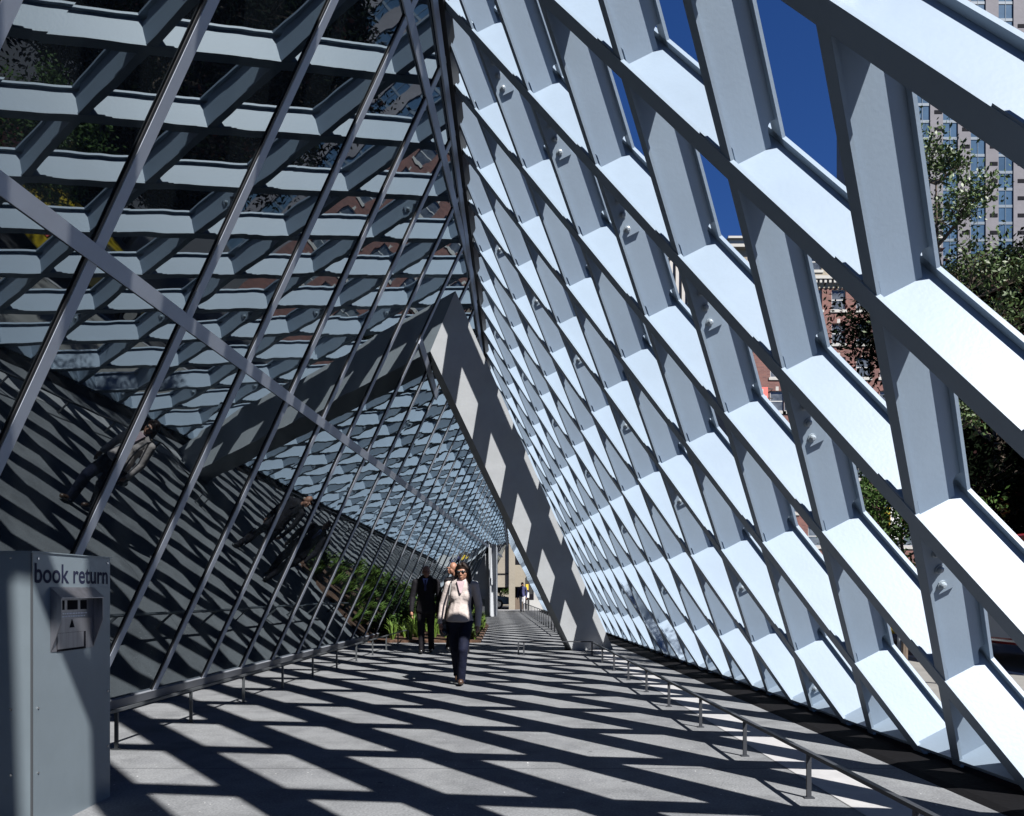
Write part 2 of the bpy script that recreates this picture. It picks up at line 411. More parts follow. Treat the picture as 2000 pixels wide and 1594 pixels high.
for i, (y, c) in enumerate(panes):
    if i < 99: mb = MB(); mb.quad(*c); mb.build('pane', M['glass'], gw)
    else: rest.quad(*c)
if rest.v: tag(rest.build('pane', M['glass'], gw), kind='stuff')
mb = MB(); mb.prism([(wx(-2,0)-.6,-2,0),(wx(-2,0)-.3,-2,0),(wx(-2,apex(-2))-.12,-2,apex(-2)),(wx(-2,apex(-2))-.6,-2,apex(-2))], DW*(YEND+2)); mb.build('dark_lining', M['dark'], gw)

# ------------------------------------------------------------------ leaning column
cA, cB = V((1.21, 15.6, 0)), V((2.08, 16.0, 0)); cl = V((-.499,-.606,1)); th = V((-.10,.55,0))
mb = MB(); Zt = 7.2
pts = [cA, cB, cB+th, cA+th]
mb.prism([p-cl*.05 for p in pts], cl*Zt)
co = mb.build('leaning_column', M['column']); tag(co, 'broad grey rendered column leaning left from beside the railing, with diamond patches of sun', 'column')

# ------------------------------------------------------------------ ground
def sheet(name, pts, m, z, kind='structure'):
    mb = MB(); mb.quad(*[(x, y, z) for x, y in pts]); return tag(mb.build(name, m), kind=kind)
sheet('ground', [(-400,-200),(600,-200),(600,900),(-400,900)], M['asphalt'], -.012)
sheet('walkway', [(-4.6,-9),(3.6,-9),(2.45,YEND+1.2),(-2.4,YEND+1.2)], M['floor'], 0)
def vx(lat, y): return lat-.02585*y        # parallel to the lattice
sheet('pale_strip', [(vx(1.99,-6),-6),(vx(2.33,-6),-6),(vx(2.33,16.4),16.4),(vx(1.99,16.4),16.4)], M['white_strip'], .004)
mb = MB(); mb.prism([(vx(2.745,-9),-9,0),(vx(3.40,-9),-9,0),(vx(3.40,-9),-9,.05),(vx(3.03,-9),-9,.05),(vx(2.80,-9),-9,.02)], V((-.02585,1,0))*(YEND+9)); tag(mb.build('drain_channel', M['gutter']), kind='structure')
mb = MB(); mb.box(3.65, 7.2, -9, 70, -.01, .004); tag(mb.build('sidewalk', M['pave']), kind='structure')
mb = MB(); mb.box(7.2, 7.35, -9, 70, -.01, .012); tag(mb.build('kerb', M['white_strip']), kind='structure')
sheet('far_pavement', [(-12,YEND+1.2),(3.6,YEND+1.2),(3.6,49.5),(-12,49.5)], M['white_strip'], .004)

# ------------------------------------------------------------------ low rails
def low_rail(name, label, pts, posts, h, group, rm=None):
    rm = rm or M['rail_backlit']
    t = thing(name, label, 'railing', (pts[0][0], pts[0][1], 0), group)
    mb = MB()
    for a, b in zip(pts, pts[1:]):
        d = (V((*b, 0))-V((*a, 0))).normalized(); n = V((-d.y, d.x, 0))
        mb.bar(V((*a, h))-d*.018, V((*b, h))+d*.018, n*.015, (0,0,.010))
    mb.build('top_bar', rm, t)
    for x, y in posts:
        p = MB(); p.bar((x,y,.0), (x,y,h-.013), (.013,0,0), (0,.008,0)); po = p.build('post', rm, t)
        f = MB(); f.bar((x,y,.0), (x,y,.008), (.028,0,0), (0,.02,0)); f.build('foot_plate', rm, po)
    return t
def ax_(lat, y): return lat-.02585*y
rp = [1/(.00044*F*1.83)]  # unused
ys = [float(F*1.83*v) for v in (.00121,.00162,.00203,.00246,.0029,.00332,.00376,.004202,.004651,.005128)]
ys = [ys[0]-1.16, ys[0]-2.32, ys[0]-3.5]+ys
xr = lambda y: 1.835-.02585*y
low_rail('low_railing', 'low dark railing by the pale strip, turning left before the leaning column',
         [(xr(-1),-1), (xr(14.35),14.35), (.15,14.45)], [(xr(y), y) for y in ys if y > -1]+[(.22,14.45),(.12,14.6)], .262, 'low railings along the walk')
yy = np.arange(20.4, YEND-1, 1.2)
low_rail('low_railing', 'far low dark railing running on beyond the leaning column', [(xr(20.2),20.2),(xr(YEND-1),YEND-1)], [(xr(y),y) for y in yy], .5, 'low railings along the walk')
xl = lambda y: -3.26+.0461*y
yl = [5.88+1.2275*k for k in range(-3, 11)]
low_rail('low_railing', 'low grey railing on short posts along the foot of the glass wall', [(xl(2),2), (xl(17.9),17.9)], [(xl(y),y) for y in yl], .295, 'low railings along the walk', M['rail'])

# ------------------------------------------------------------------ book return box
bk = thing('book_return_box', 'grey sheet metal cabinet lettered book return in the left foreground', 'book return', (-2.7, 4.1, 0))
X0, Y0, Y1, ZT = -2.345, 3.80, 4.54, 1.395
mb = MB(); mb.box(-3.25, X0, Y0, Y1, .0, ZT-.006); mb.build('cabinet', M['box'], bk)
mb = MB(); mb.box(-3.256, X0+.006, Y0-.006, Y1+.006, ZT-.0055, ZT); mb.build('lid', M['box'], bk)
mb = MB(); mb.bar((X0+.001,Y0-.001,.02),(X0+.001,Y0-.001,ZT-.01),(.004,0,0),(0,.004,0)); mb.build('corner_trim', M['rail'], bk)
mb = MB()
for z in (.30, .62, 1.36):
    for y in (Y0+.05, Y1-.03): mb.tube([(X0,y,z),(X0+.004,y,z)], .006, 8)
    for x in (X0-.10,): mb.tube([(x,Y0,z),(x,Y0-.004,z)], .006, 8)
tag(mb.build('rivet', M['chrome'], bk))
def text(body, size, parent, m, name, bold=0):
    c = bpy.data.curves.new(name, 'FONT'); c.body = body; c.size = size; c.offset = bold; c.extrude = .0; c.resolution_u = 6
    o = bpy.data.objects.new('tmp', c); COL.objects.link(o)
    bpy.context.view_layer.update()
    me = bpy.data.meshes.new_from_object(o.evaluated_get(bpy.context.evaluated_depsgraph_get()))
    bpy.data.objects.remove(o); me.materials.clear(); me.materials.append(m); me.name = name
    return me
me = text('book return', .13, bk, M['ink'], 'lettering', .002)
co_ = np.array([v.co[:] for v in me.vertices]); mn, mx_ = co_.min(0), co_.max(0)
for v in me.vertices:
    u = (v.co.x-mn[0])/(mx_[0]-mn[0]); k = (v.co.y-mn[1])/(mx_[1]-mn[1])
    v.co = (X0+.0015, 3.822+u*.69, 1.238+k*.100)
link('lettering', me, bk)
hood = MB(); prof = [(0,1.217),(.055,1.164),(.055,1.04),(0,.887)]
for y in (3.952, 4.352): hood.prism([(X0+.001+a, y, z) for a, z in prof], (0,.008,0))
hood.prism([(X0+.001,3.950,1.219),(X0+.060,3.950,1.166),(X0+.060,3.950,1.160),(X0+.001,3.950,1.212)], (0,.412,0))
hd = hood.build('hood', M['hood'], bk)
mb = MB(); mb.box(X0+.0005, X0+.003, 3.962, 4.350, .887, 1.21); mb.build('face_plate', M['hood'], bk)
for y0, y1 in ((4.03,4.072),(4.10,4.195),(4.223,4.284)):
    mb = MB(); mb.box(X0+.002, X0+.0045, y0, y1, 1.10, 1.15); mb.build('display_window', M['dark'], bk)
mb = MB(); mb.prism([(X0+.0032,4.118,1.005),(X0+.0032,4.166,1.005),(X0+.0032,4.142,1.05)], (.001,0,0)); mb.build('arrow', M['dark'], bk)
mb = MB(); mb.box(X0+.002, X0+.0042, 4.005, 4.275, .885, .98); sl = mb.build('slot', M['dark'], bk)
mb = MB(); mb.box(X0+.004, X0+.0062, 4.006, 4.25, .897, .979); mb.build('flap', M['hood'], sl)
mb = MB()
for z in (1.077, 1.062):
    y = 4.02
    while y < 4.27:
        l = rnd.uniform(.008,.026); mb.box(X0+.003, X0+.0036, y, y+l, z, z+.006); y += l+.006
mb.build('small_print', M['pale_ink'], bk)

# ------------------------------------------------------------------ plants
def leaves(mb_v, mb_f, centers, n, spread, size, rs, flat=1.0, upbias=.3):
    N = len(centers)*n
    c = np.repeat(np.array(centers), n, 0)+rs.normal(0, 1, (N, 3))*np.array(spread)
    a = rs.normal(0, 1, (N, 3)); a /= np.linalg.norm(a, axis=1)[:, None]
    b = rs.normal(0, 1, (N, 3)); b -= a*(a*b).sum(1)[:, None]; b /= np.linalg.norm(b, axis=1)[:, None]
    s = size*rs.uniform(.6, 1.3, (N, 1))
    q = np.stack([c-a*s, c+b*s*.45, c+a*s, c-b*s*.45], 1).reshape(-1, 3)
    return q
def quads_obj(name, q, m, parent=None):
    n = len(q)//4; me = bpy.data.meshes.new(name)
    me.vertices.add(4*n); me.vertices.foreach_set('co', q.astype(np.float32).ravel())
    me.loops.add(4*n); me.loops.foreach_set('vertex_index', np.arange(4*n, dtype=np.int32))
    me.polygons.add(n); me.polygons.foreach_set('loop_start', np.arange(0, 4*n, 4, dtype=np.int32))
    me.update(calc_edges=True); me.materials.append(m)
    return link(name, me, parent)
def tree(label, loc, h, cr, seed, m, group, trunk=.14, dens=1.0, lsize=.10, first=.3, sub=None):
    rs = np.random.RandomState(seed); rr = random.Random(seed)
    t = thing('tree', label, 'tree', loc, group); mb = MB(); tips = []
    L = V(loc)
    def grow(p, d, l, r, lev):
        pts = [p]; n = 4; rads = [r]
        for i in range(n):
            d = (d+V((rr.uniform(-.18,.18), rr.uniform(-.18,.18), rr.uniform(-.02,.14)))).normalized()
            p = p+d*l/n; pts.append(p); rads.append(r*(1-.55*(i+1)/n))
            if lev > 0 and i >= 1:
                for _ in range(2 if lev > 1 else 2):
                    a = rr.uniform(0, 2*PI); e = (d*.55+V((math.cos(a), math.sin(a), rr.uniform(.0,.5)))*.85).normalized()
                    grow(p, e, l*rr.uniform(.42,.68), rads[-1]*.6, lev-1)
            if lev <= 1: tips.append(tuple(p))
        mb.tube(pts, rads, 6, cap=False); tips.append(tuple(p))
    p = L.copy(); top = L+V((rr.uniform(-.3,.3), rr.uniform(-.3,.3), h*.8)); pts = [p]; rad = [trunk]
    for i in range(1, 9):
        f = i/8; p = L.lerp(top, f)+V((rr.uniform(-.08,.08), rr.uniform(-.08,.08), 0)); pts.append(p); rad.append(trunk*(1-.8*f))
        if f > first:
            k = math.sin(PI*min(1, (f-first)/(1.08-first))**.8)*.75+.3
            for _ in range(3):
                a = rr.uniform(0, 2*PI); grow(p, V((math.cos(a), math.sin(a), rr.uniform(.1,.7))).normalized(), cr*k*rr.uniform(.7,1.1), trunk*.4, 1 if h < 8 else 2)
    mb.tube(pts, rad, 8); mb.build('trunk', M['bark'], t)
    tips = np.array(tips)
    if len(tips) > 900: tips = tips[rs.choice(len(tips), 900, False)]
    nl = max(4, int(22*dens))
    q = leaves(None, None, tips, nl, (.26*cr/2.2,)*3, lsize, rs)
    quads_obj('crown', q, m, t)
    if sub: quads_obj('crown', leaves(None, None, tips[::6]+.1, nl, (.3,.3,.3), lsize, rs), sub, t)
    return t
TG = 'street trees beyond the lattice'
tree('slender young tree with loose pale green leaves close behind the lattice', (5.62, 9.9, 0), 8.0, .8, 3, M['leaf_pale'], TG, .055, .45, .034, .45)
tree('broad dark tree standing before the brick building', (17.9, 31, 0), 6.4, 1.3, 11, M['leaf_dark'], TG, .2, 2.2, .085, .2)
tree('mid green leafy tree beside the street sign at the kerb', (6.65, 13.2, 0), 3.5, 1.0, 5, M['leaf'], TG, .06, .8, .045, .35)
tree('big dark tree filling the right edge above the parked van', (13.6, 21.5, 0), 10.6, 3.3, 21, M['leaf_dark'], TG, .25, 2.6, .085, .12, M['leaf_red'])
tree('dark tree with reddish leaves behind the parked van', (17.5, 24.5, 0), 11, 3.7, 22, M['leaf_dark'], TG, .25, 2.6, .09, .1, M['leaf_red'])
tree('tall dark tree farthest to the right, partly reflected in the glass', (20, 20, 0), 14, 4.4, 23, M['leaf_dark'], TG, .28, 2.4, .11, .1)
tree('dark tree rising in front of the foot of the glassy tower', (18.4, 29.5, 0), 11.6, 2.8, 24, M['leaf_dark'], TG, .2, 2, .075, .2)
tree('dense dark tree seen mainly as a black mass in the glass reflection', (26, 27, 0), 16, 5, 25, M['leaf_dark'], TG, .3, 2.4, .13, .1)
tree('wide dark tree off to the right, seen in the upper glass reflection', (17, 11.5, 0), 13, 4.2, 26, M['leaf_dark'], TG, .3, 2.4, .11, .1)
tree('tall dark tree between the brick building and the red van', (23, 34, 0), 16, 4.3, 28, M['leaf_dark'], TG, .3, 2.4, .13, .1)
tree('dark spreading tree near the far end of the lattice', (10.5, 42, 0), 8, 2.6, 27, M['leaf_dark'], TG, .2, 2, .08, .2)

# planting bed by the glass wall
bedp = [(wx(17.95,.1)+.02,17.95),(-.72,17.95),(-.78,26),(-1.5,33),(wx(33,.1)+.02,33)]
mb = MB(); mb.prism([(x,y,.0) for x,y in bedp], (0,0,.06)); tag(mb.build('planting_bed', M['soil']), kind='structure')
rs = np.random.RandomState(4)
def blades(n, xf, y0, y1, h0, h1, seed, m, name, parent=None):
    rs = np.random.RandomState(seed); Q = []
    for i in range(n):
        y = rs.uniform(y0, y1); x0, x1 = xf(y); cx, cy = rs.uniform(x0, x1), y
        nb = 34; hh = rs.uniform(h0, h1)
        for k in range(nb):
            a = rs.uniform(0, 2*PI); le = hh*rs.uniform(.6,1.1); sp = rs.uniform(.1,.7)*hh*.8; d = np.array([math.cos(a), math.sin(a), 0]); s = np.array([-d[1], d[0], 0])*.006
            b = np.array([cx, cy, .04])+d*.02; m1 = b+d*sp*.4+np.array([0,0,le*.75]); tp = b+d*sp+np.array([0,0,le*(.95 if sp<.3 else .7)])
            Q += [b-s*1.3, b+s*1.3, m1+s*1.3, m1-s*1.3, m1-s*1.3, m1+s*1.3, tp+s*.2, tp-s*.2]
    return quads_obj(name, np.array(Q), m, parent)
o = blades(230, lambda y: (wx(y,.3)+.15, (-.85 if y < 26 else -1.5)), 18.15, 32, .28, .6, 31, M['grass'], 'ground_cover')
tag(o, 'bright green grassy ground cover filling the planting bed by the glass', 'ground cover', kind='stuff')
def shrub(label, x, y, h, r, seed, m):
    rs = np.random.RandomState(seed); t = thing('shrub', label, 'shrub', (x, y, .05), 'shrubs in the planting bed')
    mb = MB(); tips = []
    for k in range(16):
        a = rs.uniform(0, 2*PI); d = rs.uniform(.15, 1)*r; e = V((x+math.cos(a)*d, y+math.sin(a)*d, .05+h*rs.uniform(.5,1)))
        mb.tube([(x,y,.03),(x+math.cos(a)*d*.4,y+math.sin(a)*d*.4,.05+h*.4), e], [.012,.008,.004], 5)
        for f in np.linspace(.35, 1, 5): tips.append(tuple(V((x,y,.05)).lerp(e, float(f))))
    mb.build('stem', M['bark'], t)
    quads_obj('foliage', leaves(None, None, tips, 26, (r*.2,r*.2,h*.08), .045, rs), m, t)
shrub('low leafy shrub at the open end of the bed, beside the walkway', -.98, 18.35, .62, .34, 1, M['leaf_pale'])
shrub('bushy shrub against the glass at the near corner of the bed', -3.2, 19.3, .75, .42, 2, M['leaf'])
shrub('taller dark green shrub against the glass, second from the near corner', -2.9, 21.2, 1.0, .5, 3, M['leaf'])
shrub('rounded shrub in the middle of the bed behind the suited man', -2.2, 22.6, .8, .5, 4, M['leaf'])
shrub('dark shrub by the glass toward the far end of the bed', -2.6, 25.0, 1.1, .55, 5, M['leaf'])
shrub('far shrub next to the entrance vestibule', -2.2, 28.5, 1.0, .6, 6, M['leaf'])

# ------------------------------------------------------------------ entrance vestibule at the far end of the walk
ve = thing('entrance_vestibule', 'pale grey metal entrance vestibule with fluted corner post at the far end of the glass', 'vestibule', (-1.6,37,0))
mb = MB(); mb.box(-3.0, -1.08, 36, 41, 0, 2.95); mb.build('wall_panel', M['lightgrey'], ve)
mb = MB(); mb.box(-3.0, -1.085, 35.985, 36.0, .95, 1.28); mb.build('window_band', M['alu'], ve)
mb = MB(); mb.box(-2.0, -1.25, 35.55, 35.98, 0, .85); mb.build('cabinet', M['rail'], ve)
mb = MB()
for k in range(5): mb.box(-1.07+k*.07, -1.03+k*.07, 35.8+k*.25, 36.2+k*.25, 0, 3.4)
mb.box(-1.06,-.74,36.25,40,0,3.38); mb.build('corner_post', M['lightgrey'], ve)

# ------------------------------------------------------------------ buildings
def window(parent, x, y, z, w_, h_, mesh=[None]):
    f = MB(); fr = .09
    f.box(x-w_/2, x-w_/2+fr, y-.05, y+.02, z, z+h_); f.box(x+w_/2-fr, x+w_/2, y-.05, y+.02, z, z+h_)
    f.box(x-w_/2+fr, x+w_/2-fr, y-.05, y+.02, z+h_-fr, z+h_); f.box(x-w_/2+fr, x+w_/2-fr, y-.05, y+.02, z, z+fr); f.box(x-w_/2+fr, x+w_/2-fr, y-.04, y+.02, z+h_*.48, z+h_*.48+fr)
    wo = f.build('window', M['winframe'], parent)
    p = MB(); p.box(x-w_/2+fr, x+w_/2-fr, y-.005, y+.01, z+fr, z+h_-fr); p.build('glass', M['pane'], wo)
    s = MB(); s.box(x-w_/2-.15, x+w_/2+.15, y-.3, y-.05, z-.28, z-.02); s.box(x-.14, x+.14, y-.2, y-.14, z+h_+.02, z+h_+.42); s.build('sill', M['stone'], wo)
bb = thing('brick_building', 'red brick hotel block with cream top storeys and white sash windows', 'building', (30,75,0))
yb = 75.; bx0, bx1 = 23.2, 41.
cols = [(X-1000)/F*yb for X in (1518,1545,1592,1638,1686,1732,1778)]
rows = [(HY-Y)/F*yb+CAMZ for Y in (605,671,737,803,869,935,1001,1067)]
wz = 1.95; ww = 1.35
# wall with real openings: build as cells around the windows
mb = MB(); ztop = 30.35; zs = [0]
edges_x = [bx0]+[e for c in cols for e in (c-ww/2, c+ww/2)]+[bx1]
for i in range(0, len(edges_x), 2): mb.box(edges_x[i], edges_x[i+1], yb, yb+.6, 0, ztop)
for c in cols:
    zl = 0
    for z in sorted(rows): mb.box(c-ww/2, c+ww/2, yb+.002, yb+.6, zl, z); zl = z+wz
    mb.box(c-ww/2, c+ww/2, yb+.002, yb+.6, zl, ztop)
mb.box(bx0+.01, bx1-.01, yb+.6, yb+18, 0, ztop); mb.build('brick_wall', M['brick'], bb)
for c in cols:
    for z in rows: window(bb, c, yb+.2, z, ww, wz)
mb = MB(); mb.box(bx0, bx1, yb-.1, yb+.05, ztop+.35, ztop+.75); mb.box(bx0, bx1, yb-.5, yb+.1, ztop+.75, ztop+1.05)
x = bx0
while x < bx1: mb.box(x, x+.22, yb-.42, yb-.1, ztop+.4, ztop+.748); x += .45
mb.build('dentil_cornice', M['stone'], bb)
mb = MB(); zc = 35.; tx0 = 21.1
cc = [cols[0]-2.3]+cols; ex = [tx0]+[e for c in cc for e in (c-.6, c+.6)]+[bx1]
for i in range(0, len(ex), 2): mb.box(ex[i], ex[i+1], yb-.05, yb+.6, ztop+.0, zc-.9)
for c in cc: mb.box(c-.6, c+.6, yb-.048, yb+.6, ztop+.0, ztop+1.75); mb.box(c-.6, c+.6, yb-.048, yb+.6, ztop+3.4, zc-.9)
mb.box(tx0+.01, bx1-.01, yb+.6, yb+18, ztop, zc-.9); mb.build('cream_storey', M['terracotta'], bb)
for c in cc: window(bb, c, yb+.15, ztop+1.75, 1.2, 1.65)
mb = MB(); mb.box(tx0-.3, bx1, yb-.6, yb+18, zc-.9, zc-.2); mb.box(tx0-.5, bx1, yb-.9, yb+18, zc-.2, zc); mb.build('roof_cornice', M['stone'], bb)
mb = MB(); mb.box(22.4, 23.2, yb+.2, yb+12, 0, ztop); mb.build('dark_side_wall', M['brown_wall'], bb)
sg = thing('hotel_sign', 'small red blade sign with a white letter L on the brick corner', 'sign', (24.2, 74.6, 19.5))
mb = MB(); mb.box(23.6, 24.5, 74.5, 74.7, 19.6, 20.7); mb.build('board', M['signred'], sg)
me = text('L', 1.1, sg, M['winframe'], 'letter', .02)
for v in me.vertices: v.co = (23.85+v.co.x, 74.49, 19.75+v.co.y)
link('letter', me, sg)
mb = MB(); mb.bar((24.5,74.6,20.6),(25.1,74.9,20.6),(0,.04,0),(0,0,.04)); mb.bar((24.5,74.6,19.7),(25.1,74.9,19.7),(0,.04,0),(0,0,.04)); mb.build('bracket', M['tyre'], sg)

# pinstriped low tower behind
ps = thing('striped_building', 'cream building of narrow upright fins and dark strips seen behind the brick block', 'building', (22,105,0))
mb = MB(); mb.box(18, 28.5, 105.5, 125, 0, 46); mb.build('core', M['pane'], ps)
for k in range(13): mb = MB(); mb.box(18+k*.82, 18.42+k*.82, 105, 105.5, 0, 46); mb.build('fin', M['stripe_w'], ps)
mb = MB(); mb.box(17.8, 28.7, 104.8, 125, 46.01, 47); mb.build('parapet', M['stripe_w'], ps)

# office tower
tw = thing('office_tower', 'tall office tower with upright concrete piers and blue grey glass bays', 'tower', (80,140,0))
yt = 140.; px = lambda X: (X-1000)/F*yt
mb = MB(); mb.box(px(1770), px(2180), yt+.6, yt+30, 0, 125); mb.build('core', M['tower_c'], tw)
per = 54.2
for k in range(-1, 7):
    a = 1816+per*k
    mb = MB(); mb.box(px(a), px(a+25), yt-.15, yt+.6, 0, 125); pr = mb.build('pier', M['tower_c'], tw)
    if k < 6:
        mb = MB(); g0, g1 = px(a+25)+.003, px(a+per)-.003
        mb.box(g0, g1, yt+.1, yt+.599, 0, 125); gl = mb.build('glass_bay', M['tower_g'], tw)
        mb = MB()
        for j in range(41): mb.box(g0, g1, yt+.02, yt+.1, 3.05*j, 3.05*j+.5); 
        mb.box((g0+g1)/2-.03, (g0+g1)/2+.03, yt-.02, yt+.02, 0, 125); mb.build('spandrel', mat('spandrel', (.06,.09,.125), .6) if k == -1 else bpy.data.materials['spandrel'], gl)
    if 0 <= k <= 5:
        for j in range(14, 30):
            z = CAMZ+(HY-(198+33.6*(j-17)))/F*yt
            z = CAMZ+(HY-1030+j*33.6)/F*yt
            mb = MB(); mb.box(px(a+8), px(a+23), yt-.2, yt-.152, z, z+.66)
            mb.build('slot_window', M['dark'], pr)

# beige building across the street at the far end
be = thing('concrete_building', 'beige concrete building with a heavy pillar closing the view at the far end', 'building', (0,50,0))
yq = 50.; qx = lambda X: (X-1000)/F*yq; qz = lambda Y: CAMZ+(HY-Y)/F*yq
mb = MB(); mb.box(-12, qx(1006), yq, yq+6, qz(1147), 14); mb.box(qx(1006), qx(1028), yq+.5, yq+6, qz(1146), qz(1103)); mb.build('wall', M['beige'], be)
mb = MB(); mb.box(qx(994), qx(1006), yq-.35, yq+.8, 0, 14); mb.build('pillar', M['beige'], be)
mb = MB(); mb.box(qx(1006), qx(1045), yq+3, yq+6, 0, 14); mb.build('shaded_recess', M['dark'], be)  # shade of the gap painted in as a near-black block
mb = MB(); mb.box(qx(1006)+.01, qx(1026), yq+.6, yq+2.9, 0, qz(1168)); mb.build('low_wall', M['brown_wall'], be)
mb = MB(); mb.box(-12, qx(994), yq-.04, yq, qz(1122), qz(1120)); mb.box(-12, qx(1006), yq-.03, yq, qz(1060), qz(1059)); mb.build('joint', M['dark'], be)
mb = MB(); mb.box(qx(1040), qx(1120), yq+4, yq+8, 0, qz(1139)); mb.build('ramp_wall', M['beige_white'], be)
mb = MB(); mb.box(qx(1028), qx(1120), yq-1, yq-.5, 0, qz(1172)); mb.build('parapet', M['beige_white'], be)
mb = MB(); mb.box(-14, qx(992), yq+14, yq+15, 0, 6); mb.build('rear_wall', M['beige'], be)
tree('small bright tree glimpsed under the beige building', (-.9, yq+10, 0), 3.4, 1.3, 41, M['leaf'], 'trees under the beige building', .08, 1, .08, .3)
# traffic pole
tp = thing('traffic_post', 'dark post with a yellow plate above a white plate near the far crossing', 'traffic sign', (.95,47.4,0))
mb = MB(); mb.tube([(1.0,47.4,0),(1.0,47.4,3.0)], .06, 8); mb.box(.8,1.25,47.35,47.45,1.0,2.0); mb.build('post', M['tyre'], tp)
mb = MB(); mb.box(.84,1.0,47.3,47.34,1.25,1.6); mb.build('yellow_plate', M['signyellow'], tp)
mb = MB(); mb.box(.86,1.04,47.3,47.34,.78,1.1); mb.build('white_plate', M['signwhite'], tp)

# street sign
ss = thing('street_sign', 'yellow and white parking sign on a grey pole behind leaves', 'street sign', (6.97,14,0))
mb = MB(); mb.tube([(6.97,14,0),(6.97,14,2.8)], .036, 12); mb.build('pole', M['pole'], ss)
mb = MB(); mb.box(6.61,6.775,13.93,13.95,2.08,2.69); sp = mb.build('yellow_panel', M['signyellow'], ss)
mb = MB(); mb.box(6.778,6.92,13.93,13.95,2.08,2.69); wp = mb.build('white_panel', M['signwhite'], ss)
mb = MB(); mb.box(6.66,6.73,13.927,13.93,2.50,2.57); mb.box(6.64,6.74,13.927,13.93,2.29,2.305); mb.box(6.64,6.74,13.927,13.93,2.26,2.275); mb.box(6.66,6.72,13.927,13.93,2.15,2.20); mb.build('marking', M['ink'], sp)
mb = MB()
for z in (2.6,2.52,2.42,2.38,2.34,2.26,2.2): mb.box(6.80,6.90,13.927,13.93,z,z+.018)
mb.build('marking', M['rail'], wp)
bo = MB(); bo.tube([(7.15,13.4,0),(7.15,13.4,.75)], .055, 14); bo.ball((7.15,13.4,.75), .055, 14, 8); tag(bo.build('bollard', M['pole']), 'short pale metal bollard at the kerb in front of the yellow car', 'bollard')

# ------------------------------------------------------------------ vehicles
def car(name, label, cat, loc, rot, paint, Ln=4.5, Wd=1.78, H=1.45, van=False, lower=None):
    t = thing(name, label, cat, loc)
    t.rotation_euler = (0,0,rot)
    def add(mb, nm, m, p=t, smooth=False):
        me = bpy.data.meshes.new(nm); me.from_pydata(mb.v, [], mb.f); me.materials.append(m)
        o = bpy.data.objects.new(nm, me); COL.objects.link(o); o.parent = p
        return o
    h = Ln/2; wl = Wd/2
    if van: prof = [(-h,.35),(h,.35),(h,.95),(h-.25,1.15),(h-.95,H-.05),(h-1.2,H),(-h+.1,H),(-h,H-.1)]
    else: prof = [(-h,.30),(h,.30),(h,.62),(h-.15,.80),(h-1.15,.92),(h-1.85,H-.03),(h-2.3,H),(-h+1.2,H),(-h+.95,H-.04),(-h+.45,.98),(-h+.05,.92),(-h,.6)]
    mb = MB(); mb.prism([(a, -wl, b) for a, b in prof], (0, Wd, 0)); body = add(mb, 'body', paint)
    bv = body.modifiers.new('bevel', 'BEVEL'); bv.width = .07; bv.segments = 3; bv.limit_method = 'ANGLE'
    win = [(h-1.05,1.18),(h-1.3,H-.18),(-h+.3,H-.18),(-h+.3,1.18)] if van else [(h-1.3,.96),(h-1.95,H-.1),(-h+1.15,H-.1),(-h+.7,.98)]
    for s in (-1, 1):
        mb = MB(); mb.prism([(a, s*(wl+.004), b) for a, b in win], (0, -s*.03, 0)); add(mb, 'side_window', M['pane'])
        for x in (h-.85, -h+.8):
            wb = MB(); wb.tube([(x, s*(wl-.2), .33), (x, s*(wl+.015), .33)], .33, 24); wo = add(wb, 'wheel', M['tyre'])
            rb = MB(); rb.tube([(x, s*(wl+.0), .33), (x, s*(wl+.022), .33)], .19, 20); add(rb, 'rim', M['chrome'], wo)
        lb = MB(); lb.box(h-.06, h+.015, s*(wl-.42) if s > 0 else -wl+.1, wl-.1 if s > 0 else -wl+.42, .62, .76); add(lb, 'headlight', M['signwhite'])
        lb = MB(); lb.box(-h-.015, -h+.05, wl-.4 if s > 0 else -wl+.1, wl-.1 if s > 0 else -wl+.4, .66, .82); add(lb, 'tail_light', M['signred'])
    mb = MB(); b = [(h-1.22,1.0),(h-1.83,H-.09)] if not van else [(h-.32,1.2),(h-.92,H-.12)]
    mb.prism([(b[0][0]+.03, -wl+.12, b[0][1]), (b[1][0]+.03, -wl+.2, b[1][1]), (b[1][0]+.03, wl-.2, b[1][1]), (b[0][0]+.03, wl-.12, b[0][1])], (.02,0,.01)); add(mb, 'windscreen', M['pane'])
    if lower:
        for s in (-1, 1):
            mb = MB(); mb.box(-h+.1, h-.1, s*(wl+.006)-.008, s*(wl+.006)+.008, .46, .66+.22); add(mb, 'side_panel', lower)
            mb = MB(); mb.box(-h+.1, h-.1, s*(wl+.012)-.008, s*(wl+.012)+.008, .40, .43); add(mb, 'trim_strip', M['chrome'])
    return t
car('parked_van', 'dark red van with a light grey side panel parked at the kerb on the right', 'van', (8.85, 12.6, -.01), PI/2, M['red'], 5.2, 1.95, 2.1, True, M['lightgrey'])
car('parked_car', 'bright yellow car parked behind the bollard', 'car', (8.6, 18.6, -.01), PI/2, M['yellow'])
car('parked_car', 'blue grey car standing under the beige building', 'car', (-2.4, 52.5, -.01), .1, M['bluecar'])

